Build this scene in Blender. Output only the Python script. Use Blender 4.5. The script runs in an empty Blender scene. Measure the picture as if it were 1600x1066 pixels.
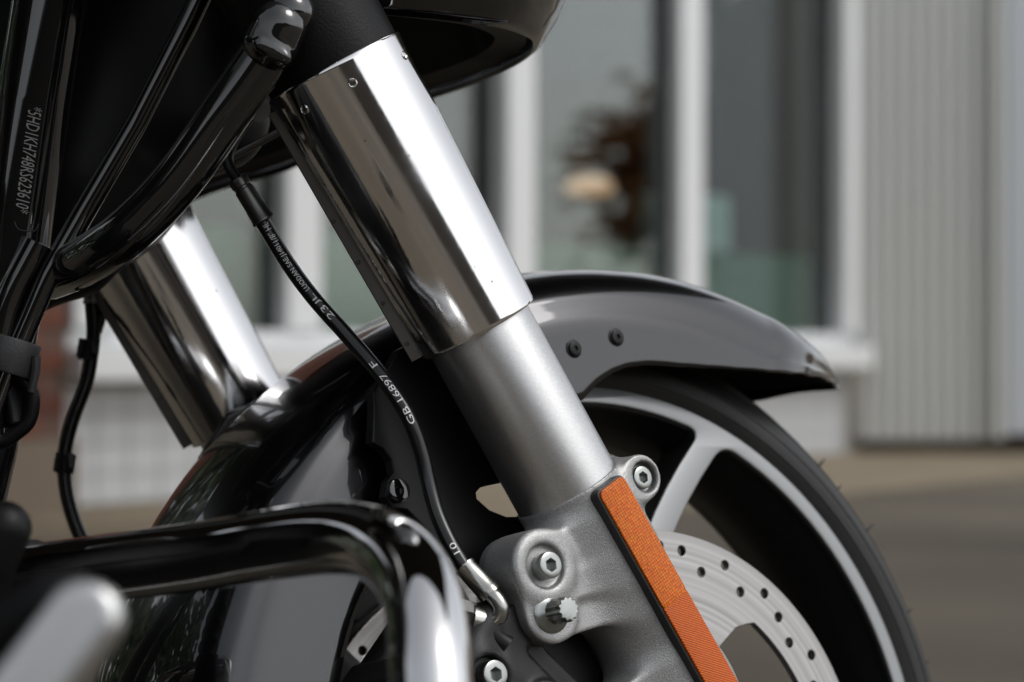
import bpy, bmesh, math, random
import numpy as np
from mathutils import Matrix, Vector

random.seed(7)
rng = np.random.default_rng(7)
SC = bpy.context.scene
COL = SC.collection

# ------------------------------------------------------------------ camera, sky, sun, exposure
H = 0.583                       # camera height above the ground
FPX = 3675.66                   # focal length in pixels of the 1600 px wide photograph
cam_d = bpy.data.cameras.new('camera')
cam_d.sensor_width = 36.0
cam_d.lens = 36.0 * FPX / 1600.0
cam_d.clip_start = 0.05
cam_d.clip_end = 600
cam_d.dof.use_dof = True
cam_d.dof.focus_distance = 1.285
cam_d.dof.aperture_fstop = 6.0
cam_d.dof.aperture_blades = 9
cam = bpy.data.objects.new('camera', cam_d)
cam.location = (0, 0, H)
cam.rotation_euler = (math.radians(90), 0, 0)
COL.objects.link(cam)
SC.camera = cam

SUN_EL, SUN_AZ = math.radians(50), math.radians(112)   # azimuth clockwise from +Y
world = bpy.data.worlds.new('World')
SC.world = world
world.use_nodes = True
wn = world.node_tree
bg = wn.nodes['Background']
sky = wn.nodes.new('ShaderNodeTexSky')
sky.sky_type = 'NISHITA'
sky.sun_disc = False
sky.sun_elevation = SUN_EL
sky.sun_rotation = SUN_AZ
sky.air_density = 1.0
sky.dust_density = 2.0
sky.ozone_density = 1.0
hs = wn.nodes.new('ShaderNodeHueSaturation')
hs.inputs['Saturation'].default_value = 0.20
wn.links.new(sky.outputs[0], hs.inputs['Color'])
wn.links.new(hs.outputs[0], bg.inputs['Color'])
bg.inputs['Strength'].default_value = 0.15

sun_d = bpy.data.lights.new('sun', 'SUN')
sun_d.energy = 0.8
sun_d.angle = math.radians(25)
sun_d.color = (1.0, 0.985, 0.965)
sun = bpy.data.objects.new('sun', sun_d)
sd = Vector((math.sin(SUN_AZ) * math.cos(SUN_EL), math.cos(SUN_AZ) * math.cos(SUN_EL), math.sin(SUN_EL)))
sun.rotation_euler = sd.to_track_quat('Z', 'Y').to_euler()
COL.objects.link(sun)

SC.view_settings.view_transform = 'Standard'
SC.view_settings.look = 'None'
SC.view_settings.exposure = 0.28
SC.view_settings.gamma = 1.0
SC.render.engine = 'CYCLES'
SC.cycles.max_bounces = 16
SC.cycles.glossy_bounces = 6
SC.cycles.transmission_bounces = 14
SC.cycles.caustics_reflective = False
SC.cycles.use_denoising = True

# ------------------------------------------------------------------ bike frames
def _Rz(a): c, s = math.cos(a), math.sin(a); return np.array([[c, -s, 0], [s, c, 0], [0, 0, 1]])
def _Rx(a): c, s = math.cos(a), math.sin(a); return np.array([[1, 0, 0], [0, c, -s], [0, s, c]])
def _Ry(a): c, s = math.cos(a), math.sin(a); return np.array([[c, 0, s], [0, 1, 0], [-s, 0, c]])
YAW, LEAN, RAKE = 0.6211, -0.2128, -0.4704
AX = np.array([0.0435, 1.4351, H - 0.2772])           # front axle in the world
B = _Rz(YAW) @ _Rx(LEAN)                              # bike: x forward, y left, z up
K = _Ry(RAKE)                                         # fork frame inside the bike frame
BASE = np.array([AX[0] - 0.03, AX[1] + 0.045, 0.0])   # where the front tyre stands
OFF = B.T @ (AX - BASE)

def P(px, py, d):               # a point d metres in front of the camera, as bike coordinates
    w = np.array([(px - 800) / FPX * d, d, H - (py - 533) / FPX * d])
    return B.T @ (w - AX)
def Fk(v):                      # fork coordinates -> bike coordinates
    return np.asarray(v, float) @ K.T
def PF(px, py, d):
    return P(px, py, d) @ K

# ------------------------------------------------------------------ materials
MATS = {}
def mat(name, color=(0.5, 0.5, 0.5), rough=0.5, metal=0.0, coat=0.0, coat_rough=0.03, spec=0.5, extra=None):
    m = bpy.data.materials.new(name)
    m.use_nodes = True
    b = m.node_tree.nodes['Principled BSDF']
    b.inputs['Base Color'].default_value = (*color, 1)
    b.inputs['Roughness'].default_value = rough
    b.inputs['Metallic'].default_value = metal
    b.inputs['Coat Weight'].default_value = coat
    b.inputs['Coat Roughness'].default_value = coat_rough
    b.inputs['Specular IOR Level'].default_value = spec
    if extra: extra(m.node_tree, b)
    MATS[name] = m
    return m
def coords(nt, scale=(1, 1, 1), rot=(0, 0, 0), kind='Object'):
    tc = nt.nodes.new('ShaderNodeTexCoord'); mp = nt.nodes.new('ShaderNodeMapping')
    mp.inputs['Scale'].default_value = scale; mp.inputs['Rotation'].default_value = rot
    nt.links.new(tc.outputs[kind], mp.inputs['Vector'])
    return mp.outputs[0]
def noise(nt, vec, scale=1.0, detail=3.0, rough=0.55):
    n = nt.nodes.new('ShaderNodeTexNoise')
    n.inputs['Scale'].default_value = scale; n.inputs['Detail'].default_value = detail; n.inputs['Roughness'].default_value = rough
    nt.links.new(vec, n.inputs['Vector'])
    return n.outputs['Fac']
def ramp(nt, fac, stops):
    r = nt.nodes.new('ShaderNodeValToRGB'); nt.links.new(fac, r.inputs['Fac'])
    el = r.color_ramp.elements
    while len(el) < len(stops): el.new(0.5)
    for e, (p, c) in zip(el, stops):
        e.position = p; e.color = (*c, 1) if len(c) == 3 else c
    return r.outputs['Color']
def rng_node(nt, fac, a, b, lo=0.0, hi=1.0):
    r = nt.nodes.new('ShaderNodeMapRange'); nt.links.new(fac, r.inputs['Value'])
    r.inputs['From Min'].default_value = lo; r.inputs['From Max'].default_value = hi
    r.inputs['To Min'].default_value = a; r.inputs['To Max'].default_value = b
    return r.outputs['Result']
def bump(nt, b, fac, strength=0.2, dist=0.001):
    n = nt.nodes.new('ShaderNodeBump'); n.inputs['Strength'].default_value = strength; n.inputs['Distance'].default_value = dist
    nt.links.new(fac, n.inputs['Height']); nt.links.new(n.outputs[0], b.inputs['Normal'])

def _chrome(nt, b):
    v = coords(nt, (1, 1, 1))
    n = noise(nt, v, 55, 5, 0.7)
    sm = noise(nt, v, 14, 4, 0.65)
    sp = nt.nodes.new('ShaderNodeTexVoronoi'); sp.inputs['Scale'].default_value = 70; nt.links.new(v, sp.inputs['Vector'])
    ad = nt.nodes.new('ShaderNodeMath'); ad.operation = 'ADD'
    nt.links.new(rng_node(nt, n, 0.07, 0.13, 0.4, 0.75), ad.inputs[0]); nt.links.new(rng_node(nt, sm, 0.0, 0.09, 0.5, 0.75), ad.inputs[1])
    nt.links.new(ad.outputs[0], b.inputs['Roughness'])
    nt.links.new(ramp(nt, sp.outputs['Distance'], [(0.035, (0.30, 0.27, 0.24)), (0.06, (0.78, 0.77, 0.765))]), b.inputs['Base Color'])
    v2 = coords(nt, (300, 300, 4), (0, -RAKE, 0)); n2 = noise(nt, v2, 1.0, 3, 0.6)
    bump(nt, b, n2, 0.03, 0.0010)
mat('chrome', (0.78, 0.77, 0.765), 0.05, 1.0, extra=_chrome)
def _chrome_s(nt, b):
    v = coords(nt, (1, 1, 1)); n = noise(nt, v, 60, 4, 0.6)
    nt.links.new(rng_node(nt, n, 0.05, 0.16, 0.4, 0.75), b.inputs['Roughness'])
mat('chrome_small', (0.72, 0.71, 0.69), 0.08, 1.0, extra=_chrome_s)
def _polished(nt, b):
    v = coords(nt, (260, 260, 2600), (0, -RAKE, 0))
    n = noise(nt, v, 1.0, 4, 0.6)
    v2 = coords(nt, (900, 900, 900)); n2 = noise(nt, v2, 1.0, 2)
    mx = nt.nodes.new('ShaderNodeMath'); mx.operation = 'ADD'
    nt.links.new(n, mx.inputs[0]); nt.links.new(n2, mx.inputs[1])
    nt.links.new(rng_node(nt, n, 0.32, 0.40, 0.3, 0.7), b.inputs['Roughness'])
    nt.links.new(ramp(nt, mx.outputs[0], [(0.35, (0.52, 0.517, 0.51)), (0.65, (0.64, 0.637, 0.63))]), b.inputs['Base Color'])
    mx.operation = 'MULTIPLY_ADD'; mx.inputs[1].default_value = 0.5; mx.inputs[2].default_value = 0.0
    nt.links.new(n2, mx.inputs[0]); nt.links.remove([l for l in nt.links if l.to_socket == mx.inputs[1]][0])
    hf = nt.nodes.new('ShaderNodeMath'); hf.operation = 'MULTIPLY'; hf.inputs[1].default_value = 0.5; nt.links.new(n, hf.inputs[0]); nt.links.new(hf.outputs[0], mx.inputs[2])
mat('polished_aluminium', (0.60, 0.597, 0.588), 0.26, 1.0, extra=_polished)
def _cast(nt, b):
    v = coords(nt)
    n = noise(nt, v, 1500, 3, 0.6)
    nt.links.new(ramp(nt, n, [(0.32, (0.25, 0.25, 0.248)), (0.68, (0.43, 0.43, 0.425))]), b.inputs['Base Color'])
    n2 = noise(nt, v, 1300, 2, 0.5)
    bump(nt, b, n2, 0.4, 0.0005)
mat('cast_grey', (0.24, 0.24, 0.24), 0.42, 0.55, extra=_cast)
mat('dark_chrome', (0.70, 0.70, 0.70), 0.03, 1.0)
mat('gloss_black', (0.006, 0.006, 0.006), 0.07, 0.0, 1.0, 0.02)
def _sblack(nt, b):
    v = coords(nt); n = noise(nt, v, 700, 3, 0.6)
    bump(nt, b, n, 0.35, 0.0006)
mat('black_plastic', (0.0035, 0.0035, 0.004), 0.42, spec=0.2, extra=_sblack)
mat('satin_black', (0.006, 0.006, 0.0065), 0.42, spec=0.25)
def _cal(nt, b):
    v = coords(nt); n = noise(nt, v, 1100, 3, 0.6)
    bump(nt, b, n, 0.3, 0.0005)
mat('caliper_black', (0.010, 0.010, 0.0105), 0.42, spec=0.3, extra=_cal)
mat('dark_grey_plastic', (0.032, 0.032, 0.033), 0.45, extra=_sblack)
def _fender(nt, b):
    v = coords(nt); n = noise(nt, v, 3500, 1, 0.5)
    nt.links.new(ramp(nt, n, [(0.3, (0.022, 0.022, 0.024)), (0.7, (0.042, 0.042, 0.044))]), b.inputs['Base Color'])
mat('fender_paint', (0.15, 0.15, 0.153), 0.24, 0.95, 1.0, 0.015, extra=_fender)
def _tyre(nt, b):
    v = coords(nt); n = noise(nt, v, 260, 5, 0.65)
    nt.links.new(ramp(nt, n, [(0.3, (0.006, 0.006, 0.006)), (0.75, (0.012, 0.012, 0.0115))]), b.inputs['Base Color'])
    bump(nt, b, n, 0.25, 0.0008)
mat('tyre_rubber', (0.02, 0.02, 0.02), 0.58, extra=_tyre)
def _tread(nt, b):
    v = coords(nt); n = noise(nt, v, 160, 5, 0.7)
    nt.links.new(ramp(nt, n, [(0.3, (0.014, 0.014, 0.015)), (0.75, (0.034, 0.033, 0.032))]), b.inputs['Base Color'])
    bump(nt, b, n, 0.3, 0.0008)
mat('tread_rubber', (0.03, 0.03, 0.03), 0.75, extra=_tread)
def _disc(nt, b):
    tc = nt.nodes.new('ShaderNodeTexCoord')
    sub = nt.nodes.new('ShaderNodeVectorMath'); sub.operation = 'SUBTRACT'; sub.inputs[1].default_value = OFF
    nt.links.new(tc.outputs['Object'], sub.inputs[0])
    mul = nt.nodes.new('ShaderNodeVectorMath'); mul.operation = 'MULTIPLY'; mul.inputs[1].default_value = (1, 0, 1)
    nt.links.new(sub.outputs[0], mul.inputs[0])
    ln = nt.nodes.new('ShaderNodeVectorMath'); ln.operation = 'LENGTH'; nt.links.new(mul.outputs[0], ln.inputs[0])
    cb = nt.nodes.new('ShaderNodeCombineXYZ'); nt.links.new(ln.outputs['Value'], cb.inputs[0])
    n = noise(nt, cb.outputs[0], 260, 3, 0.6)
    nt.links.new(ramp(nt, n, [(0.28, (0.20, 0.185, 0.175)), (0.5, (0.31, 0.30, 0.29)), (0.74, (0.42, 0.415, 0.41))]), b.inputs['Base Color'])
    bump(nt, b, n, 0.05, 0.0004)
mat('disc_steel', (0.6, 0.59, 0.58), 0.27, 1.0, extra=_disc)
mat('machined_aluminium', (0.28, 0.283, 0.286), 0.36, 1.0)
mat('zinc', (0.36, 0.375, 0.36), 0.28, 1.0)
mat('dark_metal', (0.15, 0.147, 0.143), 0.36, 1.0)
mat('fitting_steel', (0.42, 0.415, 0.39), 0.26, 1.0)
mat('copper', (0.45, 0.2, 0.12), 0.35, 1.0)
def _reflector(nt, b):
    v = coords(nt, (1, 1, 1), (0, -RAKE, 0))
    vo = nt.nodes.new('ShaderNodeTexVoronoi'); vo.inputs['Scale'].default_value = 620; vo.inputs['Randomness'].default_value = 0.2
    nt.links.new(v, vo.inputs['Vector'])
    c1 = ramp(nt, vo.outputs['Distance'], [(0.05, (0.80, 0.19, 0.004)), (0.45, (0.60, 0.11, 0.002)), (0.75, (0.28, 0.035, 0.001))])
    hv_ = nt.nodes.new('ShaderNodeHueSaturation'); sx = nt.nodes.new('ShaderNodeSeparateColor'); nt.links.new(vo.outputs['Color'], sx.inputs[0])
    nt.links.new(c1, hv_.inputs['Color']); nt.links.new(rng_node(nt, sx.outputs[0], 0.85, 1.06), hv_.inputs['Value']); nt.links.new(rng_node(nt, sx.outputs[1], 0.497, 0.508), hv_.inputs['Hue'])  # glints painted into the colour: brightness and hue vary from cell to cell
    nt.links.new(hv_.outputs[0], b.inputs['Base Color'])
    bump(nt, b, vo.outputs['Distance'], 0.35, 0.0008)
    b.inputs['Subsurface Weight'].default_value = 0.0
mat('amber_lens', (0.8, 0.2, 0.01), 0.3, 0.0, 0.3, 0.03, 0.15, extra=_reflector)
def _ribs(nt, b):
    v = coords(nt, (1, 1, 1), (0, -RAKE, 0.0))
    w = nt.nodes.new('ShaderNodeTexWave'); w.wave_type = 'BANDS'; w.bands_direction = 'DIAGONAL'
    w.inputs['Scale'].default_value = 360; w.inputs['Distortion'].default_value = 2.5; w.inputs['Detail'].default_value = 2; w.inputs['Detail Scale'].default_value = 6
    nt.links.new(v, w.inputs['Vector'])
    nt.links.new(ramp(nt, w.outputs['Fac'], [(0.1, (0.36, 0.05, 0.001)), (0.9, (0.70, 0.14, 0.003))]), b.inputs['Base Color'])
    bump(nt, b, w.outputs['Fac'], 0.35, 0.0006)
mat('amber_ribbed', (0.7, 0.15, 0.01), 0.32, 0.0, 0.3, 0.03, 0.15, extra=_ribs)
mat('hose_rubber', (0.007, 0.007, 0.007), 0.24)
mat('print_white', (0.8, 0.8, 0.8), 0.6)
mat('print_grey', (0.24, 0.24, 0.23), 0.6)
# setting
def _asphalt(nt, b):
    v = coords(nt); n = noise(nt, v, 0.55, 4, 0.6); n2 = noise(nt, v, 60, 3, 0.7)
    m = nt.nodes.new('ShaderNodeMath'); m.operation = 'MULTIPLY_ADD'; m.inputs[1].default_value = 0.35
    nt.links.new(n2, m.inputs[0]); nt.links.new(n, m.inputs[2])
    nt.links.new(ramp(nt, m.outputs[0], [(0.45, (0.058, 0.048, 0.034)), (0.85, (0.132, 0.108, 0.076))]), b.inputs['Base Color'])
    bump(nt, b, n2, 0.5, 0.01)
mat('asphalt', (0.1, 0.09, 0.08), 0.85, extra=_asphalt)
def _pave(nt, b):
    v = coords(nt); n = noise(nt, v, 2.2, 4, 0.6)
    nt.links.new(ramp(nt, n, [(0.3, (0.17, 0.135, 0.088)), (0.75, (0.26, 0.21, 0.14))]), b.inputs['Base Color'])
mat('paving', (0.3, 0.25, 0.18), 0.85, extra=_pave)
mat('white_paint', (0.70, 0.71, 0.715), 0.4)
mat('cool_white_paint', (0.52, 0.555, 0.585), 0.5)
mat('grey_cladding', (0.63, 0.64, 0.615), 0.5)
mat('tile_white', (0.5, 0.51, 0.52), 0.45)
mat('grout', (0.34, 0.34, 0.33), 0.8)
def _brick(nt, b):
    oi = nt.nodes.new('ShaderNodeObjectInfo')
    v = coords(nt); n = noise(nt, v, 18, 4, 0.6)
    m = nt.nodes.new('ShaderNodeMath'); m.operation = 'MULTIPLY_ADD'; m.inputs[1].default_value = 0.5
    nt.links.new(n, m.inputs[0]); nt.links.new(oi.outputs['Random'], m.inputs[2])
    nt.links.new(ramp(nt, m.outputs[0], [(0.2, (0.065, 0.019, 0.011)), (0.8, (0.12, 0.036, 0.019)), (1.0, (0.15, 0.055, 0.032))]), b.inputs['Base Color'])
mat('brick_red', (0.18, 0.05, 0.03), 0.85, extra=_brick)
mat('mortar', (0.11, 0.065, 0.048), 0.9)
mat('plinth_stone', (0.17, 0.135, 0.10), 0.85)
mat('interior_dark', (0.03, 0.03, 0.033), 0.8)
mat('green_panel', (0.12, 0.28, 0.21), 0.6)
mat('teal_plastic', (0.62, 0.85, 0.82), 0.5)
def _glow(nt, b):
    b.inputs['Emission Color'].default_value = (1.0, 0.62, 0.38, 1); b.inputs['Emission Strength'].default_value = 0.5
mat('added_glow', (0.7, 0.5, 0.4), 0.6, extra=_glow)  # emission only for the added pale spot behind the glass
def _glass(nt, b):
    b.inputs['Transmission Weight'].default_value = 1.0
    b.inputs['IOR'].default_value = 1.5
mat('window_glass', (0.9, 0.95, 0.93), 0.0, extra=_glass)
mat('hall_brown', (0.085, 0.07, 0.058), 0.8)
mat('canopy_dark', (0.03, 0.027, 0.025), 0.8)
mat('bark', (0.07, 0.05, 0.035), 0.9)
def _leaf(nt, b):
    v = coords(nt); n = noise(nt, v, 6, 3, 0.6)
    nt.links.new(ramp(nt, n, [(0.3, (0.18, 0.085, 0.02)), (0.7, (0.46, 0.20, 0.045))]), b.inputs['Base Color'])
mat('autumn_leaf', (0.15, 0.07, 0.02), 0.7, extra=_leaf)
def _leafg(nt, b):
    v = coords(nt); n = noise(nt, v, 5, 3, 0.6)
    nt.links.new(ramp(nt, n, [(0.3, (0.025, 0.042, 0.014)), (0.7, (0.06, 0.085, 0.03))]), b.inputs['Base Color'])
mat('green_leaf', (0.05, 0.07, 0.02), 0.7, extra=_leafg)

# ------------------------------------------------------------------ mesh helpers
def tag(o, label=None, cat=None, group=None, kind=None):
    if label: o['label'] = label
    if cat: o['category'] = cat
    if group: o['group'] = group
    if kind: o['kind'] = kind
    return o
def empty(name, loc=(0, 0, 0), rot=None):
    o = bpy.data.objects.new(name, None); COL.objects.link(o)
    o.location = loc
    if rot is not None: o.rotation_euler = rot
    o.empty_display_size = 0.1
    return o
def mesh_obj(name, verts, faces, material, parent=None, smooth=True, bevel=0.0, angle=35):
    me = bpy.data.meshes.new(name)
    me.from_pydata([tuple(map(float, v)) for v in verts], [], [tuple(int(i) for i in f) for f in faces])
    me.materials.append(MATS[material])
    o = bpy.data.objects.new(name, me); COL.objects.link(o)
    if parent is not None: o.parent = parent
    if smooth:
        me.polygons.foreach_set('use_smooth', [True] * len(me.polygons))
        try: me.set_sharp_from_angle(angle=math.radians(angle))
        except Exception: pass
    me.update()
    if bevel:
        bm = o.modifiers.new('bevel', 'BEVEL'); bm.width = bevel; bm.segments = 2; bm.limit_method = 'ANGLE'; bm.angle_limit = math.radians(40)
        bm.harden_normals = False
    return o
def part(name, vf, material, parent, fork=False, smooth=True, bevel=0.0, angle=35, label=None):
    v, f = vf
    v = np.asarray(v, float)
    if fork: v = Fk(v)
    o = mesh_obj(name, v + OFF, f, material, parent, smooth, bevel, angle)
    if label: o['label'] = label
    return o
def join(*vfs):
    V, Fc, n = [], [], 0
    for v, f in vfs:
        V.append(np.asarray(v, float)); Fc += [tuple(i + n for i in q) for q in f]; n += len(v)
    return np.vstack(V), Fc
def frame_of(axis):
    a = np.asarray(axis, float); a = a / np.linalg.norm(a)
    t = np.array([0, 0, 1.0]) if abs(a[2]) < 0.9 else np.array([1.0, 0, 0])
    u = np.cross(t, a); u /= np.linalg.norm(u); w = np.cross(a, u)
    return u, w, a
def lathe(profile, center, axis, n=48, closed=False, a0=0.0):
    """profile: list of (radius, height along the axis)"""
    u, w, a = frame_of(axis); c = np.asarray(center, float)
    V = []
    for r, h in profile:
        for i in range(n):
            t = 2 * math.pi * i / n + a0
            V.append(c + a * h + (u * math.cos(t) + w * math.sin(t)) * r)
    Fc = []
    m = len(profile)
    for j in range(m - 1 if not closed else m):
        k = (j + 1) % m
        for i in range(n):
            i2 = (i + 1) % n
            Fc.append((j * n + i, j * n + i2, k * n + i2, k * n + i))
    if not closed:
        if profile[0][0] > 1e-6: Fc.append(tuple(reversed(range(n))))
        if profile[-1][0] > 1e-6: Fc.append(tuple((m - 1) * n + i for i in range(n)))
    return np.array(V), Fc
def catmull(pts, per=10):
    p = np.asarray(pts, float)
    p = np.vstack([2 * p[0] - p[1], p, 2 * p[-1] - p[-2]])
    out = []
    for i in range(1, len(p) - 2):
        for s in range(per):
            t = s / per
            out.append(0.5 * ((2 * p[i]) + (-p[i - 1] + p[i + 1]) * t + (2 * p[i - 1] - 5 * p[i] + 4 * p[i + 1] - p[i + 2]) * t * t + (-p[i - 1] + 3 * p[i] - 3 * p[i + 1] + p[i + 2]) * t ** 3))
    out.append(p[-2])
    return np.array(out)
def fillet(pts, rad, seg=10):
    """polyline with rounded corners"""
    p = [np.asarray(q, float) for q in pts]
    out = [p[0]]
    for i in range(1, len(p) - 1):
        r = rad[i - 1] if isinstance(rad, (list, tuple)) else rad
        a = p[i - 1] - p[i]; b = p[i + 1] - p[i]
        la, lb = np.linalg.norm(a), np.linalg.norm(b)
        a /= la; b /= lb
        ang = math.acos(max(-1, min(1, float(a @ b))))
        d = min(r / math.tan(ang / 2), la * 0.49, lb * 0.49)
        s, e = p[i] + a * d, p[i] + b * d
        for k in range(seg + 1):
            t = k / seg
            out.append((1 - t) ** 2 * s + 2 * t * (1 - t) * p[i] + t * t * e)
    out.append(p[-1])
    return np.array(out)
def frames(path):
    p = np.asarray(path, float)
    T = np.gradient(p, axis=0); T /= np.linalg.norm(T, axis=1)[:, None]
    u, w, _ = frame_of(T[0]); U = [u]
    for i in range(1, len(p)):
        v = U[-1] - T[i] * (U[-1] @ T[i]); U.append(v / np.linalg.norm(v))
    U = np.array(U)
    return T, U, np.cross(T, U)
def tube(path, r, n=20, cap=True, ends_round=False):
    p = np.asarray(path, float); T, U, W = frames(p)
    R = np.full(len(p), r) if np.isscalar(r) else np.asarray(r, float)
    if ends_round:
        for e, sg in ((0, -1), (-1, 1)):
            add_p, add_r = [], []
            for k in range(1, 6):
                a = k / 5 * math.pi / 2 * 0.97
                add_p.append(p[e] + sg * T[e] * R[e] * math.sin(a)); add_r.append(R[e] * math.cos(a))
            ex = lambda X: np.vstack([[X[e]] * 5])
            if e == 0:
                p = np.vstack([add_p[::-1], p]); T = np.vstack([ex(T), T]); U = np.vstack([ex(U), U]); W = np.vstack([ex(W), W]); R = np.concatenate([add_r[::-1], R])
            else:
                p = np.vstack([p, add_p]); T = np.vstack([T, ex(T)]); U = np.vstack([U, ex(U)]); W = np.vstack([W, ex(W)]); R = np.concatenate([R, add_r])
    V, Fc = [], []
    for i in range(len(p)):
        for j in range(n):
            t = 2 * math.pi * j / n
            V.append(p[i] + (U[i] * math.cos(t) + W[i] * math.sin(t)) * R[i])
    for i in range(len(p) - 1):
        for j in range(n):
            k = (j + 1) % n
            Fc.append((i * n + j, i * n + k, (i + 1) * n + k, (i + 1) * n + j))
    if cap:
        Fc.append(tuple(reversed(range(n)))); Fc.append(tuple((len(p) - 1) * n + j for j in range(n)))
    return np.array(V), Fc
def box(c, s, rot=None):
    c = np.asarray(c, float); h = np.asarray(s, float) / 2
    V = np.array([[x, y, z] for x in (-1, 1) for y in (-1, 1) for z in (-1, 1)], float) * h
    if rot is not None: V = V @ np.asarray(rot).T
    return V + c, [(0, 1, 3, 2), (4, 6, 7, 5), (0, 4, 5, 1), (2, 3, 7, 6), (0, 2, 6, 4), (1, 5, 7, 3)]
def plate(outer, holes, y0, y1, bev=0.0):
    """flat shape in x/z, from y0 to y1, with real holes"""
    cu = bpy.data.curves.new('tmp', 'CURVE'); cu.dimensions = '2D'; cu.fill_mode = 'BOTH'
    cu.extrude = abs(y1 - y0) / 2 - bev; cu.bevel_depth = bev; cu.bevel_resolution = 2
    for loop in [outer] + list(holes):
        sp = cu.splines.new('POLY'); sp.points.add(len(loop) - 1); sp.use_cyclic_u = True
        for q, (x, z) in zip(sp.points, loop): q.co = (x, z, 0, 1)
    ob = bpy.data.objects.new('tmp', cu); COL.objects.link(ob)
    dg = bpy.context.evaluated_depsgraph_get()
    me = bpy.data.meshes.new_from_object(ob.evaluated_get(dg))
    bpy.data.objects.remove(ob)
    bm = bmesh.new(); bm.from_mesh(me)
    bmesh.ops.remove_doubles(bm, verts=bm.verts, dist=1e-6)
    for v in bm.verts: x, z, y = v.co; v.co = (x, y + (y0 + y1) / 2, z)
    bmesh.ops.recalc_face_normals(bm, faces=bm.faces)
    bm.verts.index_update()
    V = np.array([v.co[:] for v in bm.verts]); Fc = [tuple(v.index for v in f.verts) for f in bm.faces]
    bm.free(); bpy.data.meshes.remove(me)
    return V, Fc
def circle(cx, cz, r, n=24, a0=0.0):
    return [(cx + r * math.cos(2 * math.pi * i / n + a0), cz + r * math.sin(2 * math.pi * i / n + a0)) for i in range(n)]

# signed distance modelling, for castings
def sminf(a, b, k):
    h = np.clip(0.5 + 0.5 * (b - a) / k, 0, 1)
    return b * (1 - h) + a * h - k * h * (1 - h)
def smaxf(a, b, k): return -sminf(-a, -b, k)
def sd_cyl(X, c, axis, r, h):
    """capped cylinder, centre c, half height h"""
    a = np.asarray(axis, float); a = a / np.linalg.norm(a)
    d = [X[i] - c[i] for i in range(3)]
    t = d[0] * a[0] + d[1] * a[1] + d[2] * a[2]
    q = np.sqrt(np.maximum((d[0] - a[0] * t) ** 2 + (d[1] - a[1] * t) ** 2 + (d[2] - a[2] * t) ** 2, 0)) - r
    e = np.abs(t) - h
    return np.minimum(np.maximum(q, e), 0) + np.sqrt(np.maximum(q, 0) ** 2 + np.maximum(e, 0) ** 2)
def sd_box(X, c, h, r=0.0, rot=None):
    d = [X[i] - c[i] for i in range(3)]
    if rot is not None:
        R = np.asarray(rot); d = [d[0] * R[0, i] + d[1] * R[1, i] + d[2] * R[2, i] for i in range(3)]
    q = [np.abs(d[i]) - h[i] + r for i in range(3)]
    out = np.sqrt(sum(np.maximum(v, 0) ** 2 for v in q))
    return out + np.minimum(np.maximum(np.maximum(q[0], q[1]), q[2]), 0) - r
def sd_slab(X, a, b, r, y0, y1):
    """capsule in x/z between a and b, extruded in y"""
    dx, dz = b[0] - a[0], b[1] - a[1]; L = dx * dx + dz * dz + 1e-12
    t = np.clip(((X[0] - a[0]) * dx + (X[2] - a[1]) * dz) / L, 0, 1)
    q = np.sqrt((X[0] - a[0] - t * dx) ** 2 + (X[2] - a[1] - t * dz) ** 2) - r
    e = np.abs(X[1] - (y0 + y1) / 2) - abs(y1 - y0) / 2
    return np.minimum(np.maximum(q, e), 0) + np.sqrt(np.maximum(q, 0) ** 2 + np.maximum(e, 0) ** 2)
def sd_caps(X, a, b, r):
    a = np.asarray(a, float); d = np.asarray(b, float) - a; L = d @ d + 1e-12
    t = np.clip(((X[0] - a[0]) * d[0] + (X[1] - a[1]) * d[1] + (X[2] - a[2]) * d[2]) / L, 0, 1)
    return np.sqrt(sum((X[i] - a[i] - t * d[i]) ** 2 for i in range(3))) - r
def nets(fn, lo, hi, h):
    ax = [np.arange(lo[i], hi[i] + h, h) for i in range(3)]
    X = np.meshgrid(*ax, indexing='ij')
    V = fn(X)
    n = np.array(V.shape) - 1
    S = V < 0
    cnt = np.zeros(n); pos = np.zeros((*n, 3))
    def sl(o, e=None): return tuple(slice(o[i], o[i] + n[i]) for i in range(3))
    corners = [(i, j, k) for i in (0, 1) for j in (0, 1) for k in (0, 1)]
    for a in corners:
        for d in range(3):
            if a[d]: continue
            b = list(a); b[d] = 1
            va, vb = V[sl(a)], V[sl(b)]
            m = (va < 0) != (vb < 0)
            t = np.where(m, va / np.where(m, va - vb, 1), 0)
            cnt += m
            for i in range(3): pos[..., i] += np.where(m, a[i] + (t if i == d else 0), 0)
    act = cnt > 0
    idx = -np.ones(n, int); idx[act] = np.arange(act.sum())
    ijk = np.argwhere(act)
    verts = (ijk + pos[act] / cnt[act][:, None]) * h + np.array(lo)
    faces = []
    for d in range(3):
        s0 = [slice(None)] * 3; s1 = [slice(None)] * 3
        s0[d] = slice(0, -1); s1[d] = slice(1, None)
        m = S[tuple(s0)] != S[tuple(s1)]
        g = np.argwhere(m)
        u, v = (d + 1) % 3, (d + 2) % 3
        g = g[(g[:, u] > 0) & (g[:, v] > 0) & (g[:, u] < V.shape[u] - 1) & (g[:, v] < V.shape[v] - 1)]
        def at(du, dv):
            q = g.copy(); q[:, u] -= du; q[:, v] -= dv
            return idx[q[:, 0], q[:, 1], q[:, 2]]
        qd = np.stack([at(1, 1), at(0, 1), at(0, 0), at(1, 0)], 1)
        inside = S[g[:, 0], g[:, 1], g[:, 2]]
        qd = np.where(inside[:, None], qd, qd[:, ::-1])
        faces.append(qd[(qd >= 0).all(1)])
    return verts, [tuple(q) for q in np.vstack(faces)]
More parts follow.
